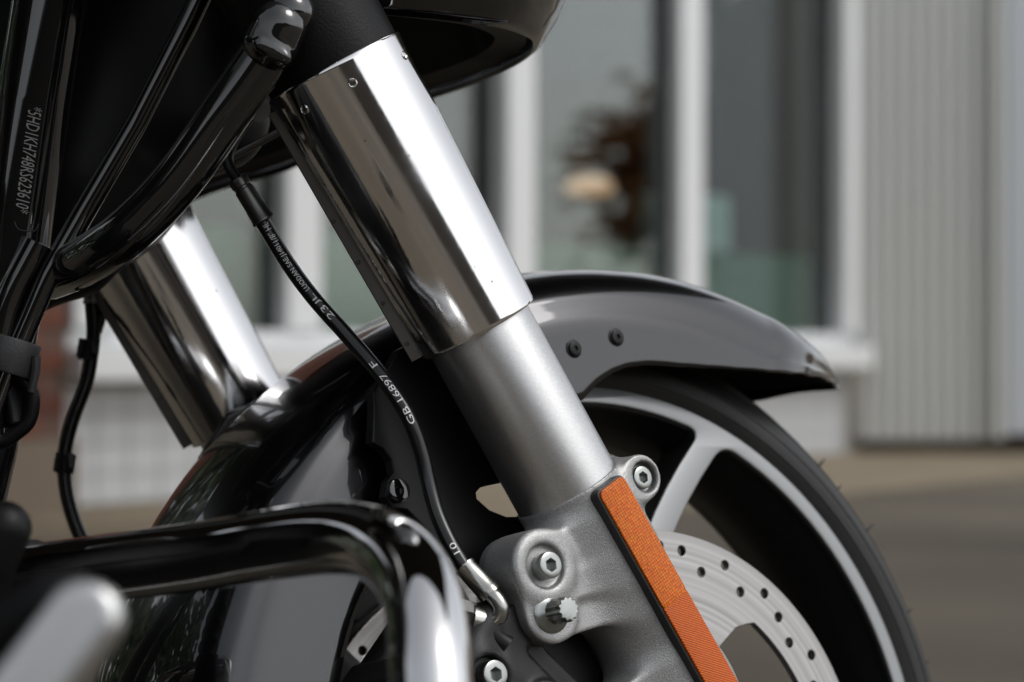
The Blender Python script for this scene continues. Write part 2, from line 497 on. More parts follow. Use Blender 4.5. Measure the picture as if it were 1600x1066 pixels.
def socket_bolt(c, axis, R, hgt, hexr, deep=0.004):
    """cap screw head with a real hexagon socket; c is the middle of the head's underside"""
    u, w, a = frame_of(axis); c = np.asarray(c, float); n = 36
    V, Fc = [], []
    def ring(r, h): 
        s = len(V)
        for i in range(n):
            t = 2 * math.pi * i / n; V.append(c + a * h + (u * math.cos(t) + w * math.sin(t)) * r)
        return s
    def hexring(r, h):
        s = len(V)
        for i in range(n):
            t = 2 * math.pi * i / n
            q = r * math.cos(math.pi / 6) / math.cos((t % (math.pi / 3)) - math.pi / 6)
            V.append(c + a * h + (u * math.cos(t) + w * math.sin(t)) * q)
        return s
    rs = [ring(R, 0), ring(R, hgt - R * 0.12), ring(R * 0.97, hgt - R * 0.04), ring(R * 0.88, hgt), hexring(hexr * 1.1, hgt), hexring(hexr, hgt - 0.0004), hexring(hexr, hgt - deep)]
    for s, e in zip(rs, rs[1:]):
        for i in range(n):
            j = (i + 1) % n; Fc.append((s + i, s + j, e + j, e + i))
    Fc.append(tuple(rs[-1] + i for i in range(n)))
    return np.array(V), Fc
def text_mesh(txt, shear=0.0, spacing=1.0):
    cu = bpy.data.curves.new('tmp', 'FONT'); cu.body = txt; cu.shear = shear; cu.size = 1.0; cu.space_character = spacing
    cu.resolution_u = 2
    ob = bpy.data.objects.new('tmp', cu); COL.objects.link(ob)
    dg = bpy.context.evaluated_depsgraph_get()
    me = bpy.data.meshes.new_from_object(ob.evaluated_get(dg)); bpy.data.objects.remove(ob)
    bm = bmesh.new(); bm.from_mesh(me); bmesh.ops.remove_doubles(bm, verts=bm.verts, dist=1e-5)
    bmesh.ops.triangulate(bm, faces=bm.faces)
    for _ in range(3):
        bmesh.ops.subdivide_edges(bm, edges=[e for e in bm.edges if e.calc_length() > 0.11], cuts=1)
        bmesh.ops.triangulate(bm, faces=bm.faces)
    bm.verts.index_update()
    V = np.array([v.co[:] for v in bm.verts]); Fc = [tuple(v.index for v in f.verts) for f in bm.faces]
    bm.free(); bpy.data.meshes.remove(me)
    return V, Fc
def text_on_tube(path, R, txt, s0, length, height, look, turn=0.0, lift=0.00015, shear=0.0, flip=False):
    """wrap lettering round a tube: starts at arc length s0, advances along the path, centred on the side that faces `look`"""
    V, Fc = text_mesh(txt, shear)
    p = np.asarray(path, float); L = np.concatenate([[0], np.cumsum(np.linalg.norm(np.diff(p, axis=0), axis=1))])
    x0, x1 = V[:, 0].min(), V[:, 0].max(); y0, y1 = V[:, 1].min(), V[:, 1].max()
    T = np.gradient(p, axis=0); T /= np.linalg.norm(T, axis=1)[:, None]
    out = []
    for v in V:
        s = s0 + (v[0] - x0) / (x1 - x0) * length
        c = np.array([np.interp(s, L, p[:, i]) for i in range(3)]); t = np.array([np.interp(s, L, T[:, i]) for i in range(3)]); t /= np.linalg.norm(t)
        o = np.asarray(look, float) - c; o -= t * (o @ t); o /= np.linalg.norm(o)
        up = np.cross(o, t)                      # baseline runs along t, letters stand towards `up`
        a = ((v[1] - y0) / (y1 - y0) - 0.5) * height / R + turn
        out.append(c + (o * math.cos(a) + up * math.sin(a)) * (R + lift))
    return np.array(out), Fc
CAMB = B.T @ (np.array([0, 0, H]) - AX)          # camera position in bike coordinates

# ================================================================== SETTING
g = mesh_obj('ground', [(-120, -120, 0), (120, -120, 0), (120, 160, 0), (-120, 160, 0)], [(0, 1, 2, 3)], 'asphalt', smooth=False)
tag(g, 'brown grey asphalt yard under the motorcycle', kind='structure')

FO = np.array([0.03, 10.0]); FU = np.array([0.634, 0.773]); FU = FU / np.linalg.norm(FU); FN = np.array([-FU[1], FU[0]])  # FN points into the building
def fp(s, d, z):
    q = FO + FU * s + FN * d
    return (q[0], q[1], z)
def fbox(s0, s1, d0, d1, z0, z1):
    V = [fp(s, d, z) for s in (s0, s1) for d in (d0, d1) for z in (z0, z1)]
    return np.array(V), [(0, 1, 3, 2), (4, 6, 7, 5), (0, 4, 5, 1), (2, 3, 7, 6), (0, 2, 6, 4), (1, 5, 7, 3)]
# pavement with its kerb
v = [fp(-9, -1.65, 0.004), fp(5.0, -1.65, 0.004), (6.2, 9.6, 0.004), (9, 9.6, 0.004), (9, 13, 0.004), fp(2.6, 1, 0.004), fp(-9, 1, 0.004)]
v = [fp(-9, -1.65, 0.004), fp(1.55, -1.65, 0.004), (9, 9.75, 0.004), (9, 13.0, 0.004), fp(3.3, 0.5, 0.004), fp(-9, 0.5, 0.004)]
o = mesh_obj('pavement', v, [tuple(range(6))], 'paving', smooth=False)
tag(o, 'light tan paved strip along the foot of the building', kind='structure')

P0 = 1.29
bld = empty('shop_building', fp(0, 0, 0)); bld['label'] = 'building with a row of tall white framed windows behind the motorcycle'; bld['category'] = 'building'; bld['kind'] = 'thing'
bl = np.array(fp(0, 0, 0))
def bpart(name, vf, material, parent=None, **kw):
    return mesh_obj(name, np.asarray(vf[0]) - bl, vf[1], material, parent or bld, smooth=False, **kw)
ZS, ZP, ZT = 0.44, 0.62, 2.55
WL, WR = -2.44, 2.60
wall = bpart('wall', fbox(WL, 2.76, 0.06, 0.22, 0.0, ZS), 'grout')
# white wall tiles below the window
TW, TH = 0.15, 0.105
tv, tf = fbox(0, TW - 0.008, -0.006, 0.008, 0, TH - 0.008)
tme = bpy.data.meshes.new('wall_tile'); tme.from_pydata([tuple(a - np.array(fp(0, 0, 0))) for a in tv], [], tf); tme.materials.append(MATS['tile_white'])
ns = int((2.72 - WL) / TW)
for i in range(ns):
    for j in range(4):
        t = bpy.data.objects.new('wall_tile', tme); COL.objects.link(t); t.parent = wall
        t.location = np.array(fp(WL + i * TW + 0.004, 0.056 + rng.uniform(-0.001, 0.001), 0.012 + j * TH)) - bl
bpart('window_sill', fbox(WL - 0.02, 2.77, -0.10, 0.20, ZS + 0.003, 0.56), 'white_paint', bevel=0.01)
bpart('window_head', fbox(WL, 2.76, 0.0, 0.2, ZT, ZT + 0.7), 'grey_cladding')
frame_bottom = bpart('window_frame', fbox(WL, 2.76, 0.02, 0.14, 0.563, ZP), 'white_paint', bevel=0.008)
for i, s in enumerate((-2.34, -P0, 0.0, P0, 2.685)):
    hw = 0.092 if abs(s) < 2 else 0.10 if s < 0 else 0.065
    bpart('mullion', fbox(s - hw, s + hw, 0.0 - 0.02 * (i % 2 == 0), 0.15, ZP + 0.002, ZT - 0.002), 'white_paint', bevel=0.01)
for i in range(4):
    s = -2 * P0 + i * P0
    sl_ = s + 0.094 if i else -2.238
    sr_ = s + P0 - 0.094 if i < 3 else 2.618
    pn = bpart('window_pane', fbox(sl_, sr_, 0.085, 0.091, ZP + 0.003, ZT - 0.003), 'window_glass')
    bpart('inner_pane', fbox(sl_, sr_, 0.107, 0.113, ZP + 0.003, ZT - 0.003), 'window_glass', pn)
    bpart('pane_gasket', fbox(sl_ - 0.001, sl_ + 0.019, 0.07, 0.084, ZP + 0.004, ZT - 0.004), 'interior_dark', pn)
    bpart('pane_gasket', fbox(sr_ - 0.019, sr_ + 0.001, 0.07, 0.084, ZP + 0.004, ZT - 0.004), 'interior_dark', pn)
# room behind the glass
bpart('room', join(fbox(WL, 2.7, 3.2, 3.3, 0, 3.2), fbox(WL - 0.12, WL - 0.02, 0.23, 3.3, 0, 3.2), fbox(2.77, 2.87, 0.23, 3.3, 0, 3.2)), 'interior_dark')
bpart('roof', fbox(-4.2, 2.9, 0.05, 3.4, 3.26, 3.4), 'grey_cladding')
bpart('floor', fbox(WL - 0.02, 2.72, 0.23, 3.2, 0.006, 0.03), 'interior_dark')
# things inside
o = mesh_obj('room_divider', *fbox(-2.4, 2.68, 0.235, 0.27, 0.035, 1.02), 'green_panel', smooth=False)
tag(o, 'long dark green low screen standing behind the window panes', 'screen')
o = mesh_obj('storage_box', *fbox(1.45, 1.95, 0.235, 0.45, 1.022, 1.30), 'teal_plastic', smooth=False, bevel=0.02)
tag(o, 'pale teal box on the green screen behind the rightmost pane', 'box')

pane_glow = empty('added_pane_glow', (0.388, 11.9, 1.37)); tag(pane_glow, 'small peach glowing shape added behind the glass to make a pale spot in the pane', 'pane_glow')  # glowing body added for a pale spot in the pane, no known light source
mesh_obj('glow_body', *lathe([(0.02, 0.05), (0.09, 0.035), (0.125, 0.0), (0.11, -0.04), (0.02, -0.05)], (0, 0, 0), (0, 0, 1), 24), 'added_glow', pane_glow)
mesh_obj('added_cord', *lathe([(0.006, 0.05), (0.006, 1.88)], (0, 0, 0), (0, 0, 1), 8), 'interior_dark', pane_glow)
# brick pier left of the window
pier = empty('brick_pier', fp(-3.2, 0.1, 0)); tag(pier, 'red brick pier at the left end of the window row', 'pier', kind='thing')
pl = np.array(fp(-3.2, 0.1, 0))
def ppart(name, vf, m, parent=None): return mesh_obj(name, np.asarray(vf[0]) - pl, vf[1], m, parent or pier, smooth=False)
core = ppart('mortar_core', fbox(-4.2, WL - 0.03, 0.0, 0.3, 0.25, 3.2), 'mortar')
ppart('plinth', fbox(-4.25, WL - 0.025, -0.06, 0.3, 0.005, 0.249), 'plinth_stone')
bv, bf = fbox(0, 0.215, -0.012, 0.05, 0, 0.065)
bme = bpy.data.meshes.new('brick'); bme.from_pydata([tuple(a - np.array(fp(0, 0, 0))) for a in bv], [], bf); bme.materials.append(MATS['brick_red'])
for j in range(38):
    off = 0.0 if j % 2 else 0.1125
    for i in range(7):
        s = WL - 0.035 - 0.215 - i * 0.225 - off
        if s < -4.2: continue
        b = bpy.data.objects.new('brick', bme); COL.objects.link(b); b.parent = pier
        b.location = np.array(fp(s, rng.uniform(-0.003, 0.003), 0.258 + j * 0.075)) - pl
# corrugated side wall and the smooth pale panel at the right
CX0, CX1, CY = 1.80, 2.50, 12.16
cw = empty('corrugated_wall', (CX0, CY, 0)); tag(cw, 'grey corrugated metal wall to the right of the windows', 'wall', kind='thing')
def cpart(name, V, Fc, m, sm=False, par=None): return mesh_obj(name, np.asarray(V) - np.array([CX0, CY, 0]), Fc, m, par or cw, smooth=sm)
cpart('backing_sheet', *box(((CX0 + CX1) / 2, CY + 0.03, 1.62), (CX1 - CX0, 0.012, 3.1)), 'grey_cladding')
cpart('plinth', *box(((CX0 + CX1) / 2 + 0.8, CY + 0.12, 0.05), (CX1 - CX0 + 1.6, 0.1, 0.09)), 'bark')
pitch = 0.0775
prof = [(0.0, 0.022), (0.012, -0.012), (0.042, -0.012), (0.054, 0.022)]
rv = [(x, y, z) for z in (0.075, 3.15) for x, y in prof]
rme = bpy.data.meshes.new('rib'); rme.from_pydata(rv, [], [(0, 1, 5, 4), (1, 2, 6, 5), (2, 3, 7, 6), (0, 3, 2, 1), (4, 5, 6, 7)]); rme.materials.append(MATS['grey_cladding'])
for i in range(9):
    r = bpy.data.objects.new('rib', rme); COL.objects.link(r); r.parent = cw; r.location = (i * pitch + 0.004, 0, 0)
dr = empty('pale_door', (2.53, CY - 0.1, 0)); tag(dr, 'smooth pale blue grey door panel at the right edge', 'door', kind='thing')
d0 = np.array([2.53, CY - 0.1, 0])
def dpart(name, V, Fc, m, par=None, bevel=0.0): return mesh_obj(name, np.asarray(V) - d0, Fc, m, par or dr, smooth=False, bevel=bevel)
dpart('door_leaf', *box((3.2, CY - 0.05, 1.35), (1.32, 0.06, 2.5)), 'cool_white_paint', bevel=0.01)
dpart('door_handle', *join(box((3.72, CY - 0.11, 1.05), (0.03, 0.05, 0.03)), box((3.68, CY - 0.135, 1.05), (0.12, 0.02, 0.025))), 'dark_metal')
dpart('door_frame', *join(box((2.51, CY - 0.02, 1.38), (0.05, 0.10, 2.6)), box((3.89, CY - 0.02, 1.38), (0.05, 0.10, 2.6)), box((3.2, CY - 0.02, 2.72), (1.43, 0.10, 0.06))), 'grey_cladding')

# trees off to the right that the panes mirror, and a hedge behind the photographer
def tree(name, label, loc, trunk_h, crown_c, crown_r, leaf, n, leaf_size, cat='tree', group=None):
    t = empty(name, loc); tag(t, label, cat, group)
    rr = np.random.default_rng(int(abs(loc[0] * 100 + loc[1] * 10)))
    paths = [tube(catmull([(0, 0, 0), (0.04, 0.02, trunk_h * 0.5), (0.0, 0.05, trunk_h)], 6), np.linspace(0.13, 0.07, 13), 10)]
    for k in range(7):
        a = k * 2.4; e = np.array([math.cos(a) * crown_r[0] * 0.7, math.sin(a) * crown_r[1] * 0.7, crown_c + crown_r[2] * (0.5 * math.sin(k * 1.7))])
        s = np.array([0, 0.03, trunk_h * (0.6 + 0.05 * k)])
        paths.append(tube(catmull([s, (s + e) / 2 + np.array([0, 0, 0.15]), e], 5), np.linspace(0.055, 0.012, 11), 7))
    V, Fc = join(*paths)
    mesh_obj('trunk', V, Fc, 'bark', t)
    V, Fc = [], []
    clumps = rr.normal(size=(40, 3)); clumps /= np.linalg.norm(clumps, axis=1)[:, None]; clumps *= rr.uniform(0.35, 1.0, (40, 1)) ** 0.6
    for i in range(n):
        c = clumps[rr.integers(40)] * np.array(crown_r) + np.array([0, 0, crown_c]) + rr.normal(size=3) * np.array(crown_r) * 0.16
        u, w, a = frame_of(rr.normal(size=3)); s = leaf_size * rr.uniform(0.6, 1.4); k = len(V)
        V += [c + u * s, c + w * s * 0.45, c - u * s, c - w * s * 0.45]; Fc.append((k, k + 1, k + 2, k + 3))
    mesh_obj('crown', V, Fc, leaf, t, smooth=False)
    return t

# dark wood round the yard, behind and to the left of the photographer: the chrome and the black paint mirror it
V, Fc = [], []
wr = np.random.default_rng(3)
for i in range(5500):
    a = math.radians(wr.uniform(112, 214)); top = 6.2 + 1.6 * math.sin(a * 7) + 0.9 * math.sin(a * 17 + 1); rad = 15 + wr.uniform(-1.5, 2.5)
    z = top * wr.uniform(0, 1) ** 0.8
    c = np.array([math.cos(a) * rad, math.sin(a) * rad + 1.0, z]); u, w, n_ = frame_of(wr.normal(size=3)); q = wr.uniform(0.2, 0.5); k = len(V)
    V += [c + u * q, c + w * q * 0.7, c - u * q, c - w * q * 0.7]; Fc.append((k, k + 1, k + 2, k + 3))
o = mesh_obj('woodland', V, Fc, 'green_leaf', smooth=False)
tag(o, 'dark mass of trees round the yard, mirrored in the chrome', kind='stuff')
tree('autumn_tree', 'brown autumn tree mirrored in the second pane from the right', (14.5, 15.75, 0), 1.4, 2.3, (1.9, 1.9, 1.35), 'autumn_leaf', 3800, 0.15)

hall = empty('long_hall', (-4, -9.5, 0)); tag(hall, 'long brown hall behind the photographer, mirrored in the chrome', 'building', kind='thing')
mesh_obj('wall', *box((0, 0, 1.2), (90, 0.4, 2.4)), 'hall_brown', hall, smooth=False)
mesh_obj('roof', [(-45.3, 0.6, 2.35), (45.3, 0.6, 2.35), (45.3, -5, 3.2), (-45.3, -5, 3.2), (-45.3, 0.6, 2.5), (45.3, 0.6, 2.5), (45.3, -5, 3.35), (-45.3, -5, 3.35)], [(0, 3, 2, 1), (4, 5, 6, 7), (0, 1, 5, 4), (2, 3, 7, 6), (1, 2, 6, 5), (0, 4, 7, 3)], 'interior_dark', hall, smooth=False)
dark_roof = empty('unseen_roof', (-1.4, 4.0, 0)); tag(dark_roof, 'dark flat roof added out of view so that the fender crown mirrors something dark', 'unseen_roof', kind='thing')  # unseen roof, added and shaped to darken the reflection in the fender crown
mesh_obj('roof', *box((0, 0, 3.3), (7.2, 4.8, 0.16)), 'canopy_dark', dark_roof, smooth=False)
for x, y in ((-3.5, 2.3), (-3.5, -2.3), (3.5, 2.3)):
    mesh_obj('post', *box((x, y, 1.6), (0.12, 0.12, 3.2)), 'canopy_dark', dark_roof, smooth=False)

# ================================================================== MOTORCYCLE
BR = Matrix(B.tolist()).to_euler()
bike = empty('motorcycle', tuple(BASE), BR)
tag(bike, 'black and grey touring motorcycle with chrome fork covers, filling the foreground', 'motorcycle')
SEP = 0.1368                     # half distance between the fork legs
SIDE = (-1, 1)                   # right (near) and left (far)

# ---- front wheel
wheel = empty('front_wheel'); wheel.parent = bike
def wpart(name, vf, m, **kw): return part(name, vf, m, wheel, **kw)
tp = []                          # tyre section (radius, width)
for r, y in [(0.2405, -0.040), (0.2455, -0.0425), (0.2500, -0.0455), (0.2520, -0.0462), (0.2524, -0.0468), (0.2534, -0.0470), (0.2538, -0.0466), (0.2570, -0.0470), (0.2610, -0.0466), (0.2613, -0.0470), (0.2620, -0.0468), (0.2623, -0.0462), (0.2640, -0.0455), (0.2715, -0.0405), (0.2770, -0.0345), (0.2785, -0.0335), (0.2865, -0.0240), (0.2930, -0.0150), (0.2972, -0.0070), (0.2985, 0.0)]:
    tp.append((r, y))
tp = tp + [(r, -y) for r, y in tp[-2::-1]]
tread = [q for q in tp if q[0] > 0.2775]
side = [q for q in tp if q[0] < 0.2776 and q[1] < 0]
wpart('tyre', lathe(side + [(0.2765, -0.0325), (0.2765, 0.0325)] + [(r, -y) for r, y in side[::-1]] + [(0.236, 0.039), (0.236, -0.039)], (0, 0, 0), (0, 1, 0), 160, closed=True), 'tyre_rubber', angle=28)
wpart('tread', lathe(tread + [(0.2772, 0.0325), (0.2772, -0.0325)], (0, 0, 0), (0, 1, 0), 160, closed=True), 'tread_rubber', angle=28)
wpart('rim', lathe([(0.2385, -0.0395), (0.2345, -0.040), (0.2335, -0.034), (0.226, -0.026), (0.222, 0.0), (0.226, 0.026), (0.2335, 0.034), (0.2345, 0.040), (0.2385, 0.0395), (0.2395, 0.030), (0.2385, 0.0), (0.2395, -0.030)], (0, 0, 0), (0, 1, 0), 128, closed=True), 'satin_black')
NSP = 6
def spoke_c(k, r): return math.radians(63.2 + 60 * k) + (0.238 - r) * 1.75
def window(k):
    L, pts = 0.0105, []
    r0, r1 = 0.075, 0.2372
    def edge(kk, sgn, r): a = spoke_c(kk, r); return a + sgn * (0.0082 / r)
    c = 0.012; q = c / r1
    xy = lambda r, t: np.array([r * math.cos(t), r * math.sin(t)])
    bez = lambda A, C_, E_: [tuple((1 - t) ** 2 * A + 2 * t * (1 - t) * C_ + t * t * E_) for t in np.linspace(0, 1, 9)]
    a1, a2 = edge(k, 1, r1), edge(k + 1, -1, r1)
    b1, b2 = edge(k + 1, -1, r0), edge(k, 1, r0)
    out = [tuple(xy(r, edge(k, 1, r))) for r in np.linspace(r0 + c, r1 - c, 9)[:-1]]
    out += bez(xy(r1 - c, edge(k, 1, r1 - c)), xy(r1, a1), xy(r1, a1 + q))
    out += [tuple(xy(r1, t)) for t in np.linspace(a1 + q, a2 - q, 18)[1:-1]]
    out += bez(xy(r1, a2 - q), xy(r1, a2), xy(r1 - c, edge(k + 1, -1, r1 - c)))
    out += [tuple(xy(r, edge(k + 1, -1, r))) for r in np.linspace(r1 - c, r0 + c, 9)[1:-1]]
    out += [tuple(xy(r0, t)) for t in np.linspace(b1 - 0.1, b2 + 0.1, 6)]
    return out
wins = [window(k) for k in range(NSP)]
wpart('spoke_wheel', plate(circle(0, 0, 0.2464, 160), wins, -0.0425, -0.012, 0.0016), 'machined_aluminium', angle=16, label='silver cast spokes and machined rim edge')
wpart('rim_lip', lathe([(0.2345, 0.0402), (0.2464, 0.0402), (0.2464, 0.0425), (0.2345, 0.0425)], (0, 0, 0), (0, 1, 0), 128, closed=True), 'machined_aluminium')
wpart('hub', lathe([(0.02, -0.095), (0.045, -0.090), (0.052, -0.05), (0.074, -0.040), (0.076, -0.012), (0.05, 0.0), (0.045, 0.06), (0.045, 0.090), (0.02, 0.095)], (0, 0, 0), (0, 1, 0), 48), 'machined_aluminium')
wpart('axle', lathe([(0.0125, -0.19), (0.0125, 0.19)], (0, 0, 0), (0, 1, 0), 24), 'zinc')
# brake discs, drilled
def disc_holes():
    hs = []
    seq = [0.140, 0.1305, 0.141, 0.1312, 0.141, 0.1362, 0.1306]
    n = 52
    for i in range(n):
        a = math.radians(77.0 - i * 360 / n)
        hs.append(circle(seq[i % 7] * math.cos(a), seq[i % 7] * math.sin(a), 0.0036, 12))
    return hs
def disc_window(k):
    c = math.radians(65 + 72 * k)
    a0, a1 = c - math.radians(14), c - math.radians(72 - 14)
    pts = [(0.121, t) for t in np.linspace(a0 - 0.05, a1 + 0.05, 14)]
    pts += [(0.117, a1 + 0.012)] + [(r, a1 - (0.121 - r) * 4) for r in (0.110, 0.085, 0.07)]
    pts += [(0.062, t) for t in np.linspace(a1 - 0.15, a0 + 0.15, 6)]
    pts += [(r, a0 + (0.121 - r) * 4) for r in (0.07, 0.085, 0.110)] + [(0.117, a0 - 0.012)]
    return [(r * math.cos(t), r * math.sin(t)) for r, t in pts]
dh = disc_holes(); dw = [disc_window(k) for k in range(5)]
for s in SIDE:
    y = s * 0.084
    d = wpart('brake_disc', plate(circle(0, 0, 0.150, 160), dh + dw + [circle(0, 0, 0.035, 32)], y - 0.0026, y + 0.0026, 0.0005), 'disc_steel', smooth=False)
# rubber moulding hairs on the tread
hv = []
for a, yy in [(41.5, 0.0), (37.0, 0.012), (30.5, -0.008), (25.5, 0.015), (18.0, 0.0), (10.8, 0.006), (4, 0), (-8, 0.01), (200, 0.0), (214, 0.01), (231, 0)]:
    t = math.radians(a); e = np.array([math.cos(t), 0, math.sin(t)]); c = e * 0.2925 + np.array([0, yy * 0.3 - 0.015, 0])
    hv.append(tube([c, c + e * 0.004 + np.array([0.0008, 0, 0.0004]), c + e * 0.0068 + np.array([0.002, 0, 0.001])], [0.0011, 0.0008, 0.0003], 6))
hp = wpart('tread_hairs', join(*hv), 'tyre_rubber'); hp['kind'] = 'stuff'

# ---- front fender
TH = np.array([43.8, 44.7, 47.9, 51.4, 57, 67, 76, 85, 90, 100, 110, 125, 140, 155, 170, 185, 198])
RC = np.array([.3640, .3625, .3560, .3480, .3400, .3355, .3312, .3260, .3237, .3195, .3165, .3125, .3120, .3120, .3120, .3120, .3120])
THE = np.array([43.8, 44.8, 48.2, 54.2, 59.2, 63.8, 69, 74.5, 78.9, 84.6, 88, 91, 94, 97, 101, 140, 150, 165, 180, 198])
RE = np.array([.3635, .357, .3334, .3027, .2848, .2738, .2645, .2574, .2536, .2514, .2490, .2450, .2390, .2310, .2290, .2290, .2310, .2290, .2290, .2300])
def fender_mesh():
    th = np.concatenate([np.linspace(43.8, 60, 40), np.linspace(60.6, 104, 70), np.linspace(105.5, 198, 62)])
    M = 25
    V, Fc = [], []
    for t in th:
        rc = np.interp(t, TH, RC); re = np.interp(t, THE, RE)
        u = min(1.0, max(0.0, (t - 43.8) / 19.0)); w = 0.0835 * math.sin(u * math.pi / 2) ** 0.9
        w = max(w, 0.001)
        rs = max(0.287, re + 0.2 * (rc - re))
        half = []
        nq = 15
        for i in range(nq):                      # crown: an ellipse quarter
            a = i / (nq - 1) * math.pi / 2
            ex = 0.92
            half.append((w * math.sin(a) ** ex, rs + (rc - rs) * math.cos(a) ** ex))
        wf = 0.0030 * u
        half.append((w + wf * 0.55, rs - min(0.004, (rs - re) * .2)))
        half.append((w + wf, rs - min(0.010, (rs - re) * .4)))
        for i in range(1, 8):
            q = i / 7; r0 = rs - min(0.010, (rs - re) * .4)
            half.append((w + wf + 0.001 * q, r0 + (re - r0) * q))
        sec = [(-y, r) for y, r in half[::-1]] + half[1:]
        for y, r in sec:
            a = math.radians(t); V.append((r * math.cos(a), y, r * math.sin(a)))
    m = len(V) // len(th)
    for i in range(len(th) - 1):
        for j in range(m - 1):
            Fc.append((i * m + j, i * m + j + 1, (i + 1) * m + j + 1, (i + 1) * m + j))
    return np.array(V), Fc
fender = part('front_fender', fender_mesh(), 'fender_paint', bike, angle=60)
fender.data.materials.append(MATS['satin_black'])
so = fender.modifiers.new('thickness', 'SOLIDIFY'); so.thickness = 0.0024; so.offset = -1; so.material_offset = 1; so.material_offset_rim = 0
for s in SIDE:
    for x, z in ((-0.030, 0.260), (0.003, 0.267)):
        part('screw', socket_bolt((x, s * 0.0865, z), (0, s, 0), 0.0044, 0.0026, 0.0016, 0.0012), 'satin_black', fender)
        part('screw_washer', lathe([(0.0030, -0.001), (0.0056, -0.001), (0.0056, 0.0006), (0.0050, 0.0010), (0.0030, 0.0010)], (x, s * 0.0865, z), (0, s, 0), 28), 'satin_black', fender)

# ---- fender brackets
for s in SIDE:
    q = lambda pts: [(a / 1000, b / 1000) for a, b in pts]
    out = q([(-58, 290), (-64, 281), (-74, 268), (-70, 262), (-69, 254), (-72, 247), (-78, 245), (-84, 239), (-83, 232), (-76, 227), (-72, 214), (-66, 196), (-58, 180), (-46, 168), (-20, 150), (30, 150), (40, 180), (36, 235), (24, 285), (0, 300), (-30, 302)])
    hole = q([(-34, 209), (-32, 213), (-27, 214), (-20, 212), (-3, 206), (2, 196), (-2, 186), (-13, 185), (-22, 190), (-30, 199)])
    fb = part('fender_bracket', plate(out, [hole], s * 0.104, s * 0.0965, 0.001), 'satin_black', bike, fork=True, smooth=False)
    part('screw', socket_bolt((-0.0775, s * 0.105, 0.2385), (0, s, 0), 0.0066, 0.0035, 0.0024, 0.002), 'gloss_black', fb, fork=True)
    part('spacer', lathe([(0.02, s * 0.100), (0.02, s * 0.125)], (0, 0, 0.235), (0, 1, 0), 24), 'satin_black', fb, fork=True)

# ---- fork legs
def casting(s):
    def fn(X):
        Y = [X[0], X[1] * -s, X[2]]              # modelled on the right side
        rr = np.sqrt(X[0] ** 2 + (Y[1] + SEP) ** 2)
        body = np.maximum(rr - (0.0312 + 0.0), np.maximum(X[2] - 0.1905, -0.06 - X[2]))
        boss1 = sd_cyl(Y, (-0.0525, -0.1400, 0.170), (0, 1, 0), 0.0172, 0.0168) - 0.0012
        lug = sd_slab(Y, (-0.0545, 0.166), (-0.0015, 0.150), 0.0175, -0.1565, -0.132)
        lug = sminf(lug, sd_slab(Y, (-0.0625, 0.1465), (-0.002, 0.128), 0.0150, -0.1555, -0.132), 0.006)
        lug = sminf(lug, sd_slab(Y, (-0.055, 0.168), (-0.063, 0.146), 0.0158, -0.1565, -0.132), 0.004) - 0.001
        low = sd_slab(Y, (-0.076, 0.074), (-0.002, 0.060), 0.0190, -0.1555, -0.132) - 0.001
        v = sminf(body, lug, 0.014)
        v = sminf(v, boss1, 0.008)
        v = sminf(v, low, 0.018)
        fb = sd_cyl(Y, (0.0305, -0.147, 0.1765), (0, 1, 0), 0.0118, 0.0155) - 0.0012
        v = sminf(v, fb, 0.010)
        axb = sd_cyl(Y, (0, -0.137, 0.0), (0, 1, 0), 0.030, 0.036) - 0.002
        v = sminf(v, axb, 0.014)
        v = smaxf(v, -sd_cyl(Y, (-0.0535, -0.170, 0.1685), (0, 1, 0), 0.0118, 0.0135), 0.0025)
        v = smaxf(v, -sd_cyl(Y, (0.0320, -0.168, 0.1758), (0, 1, 0), 0.0086, 0.0105), 0.0015)
        return v
    ylo, yhi = (-0.186, -0.085) if s < 0 else (0.085, 0.186)
    return nets(fn, (-0.102, ylo, -0.075), (0.050, yhi, 0.196), 0.00125 if s < 0 else 0.003)
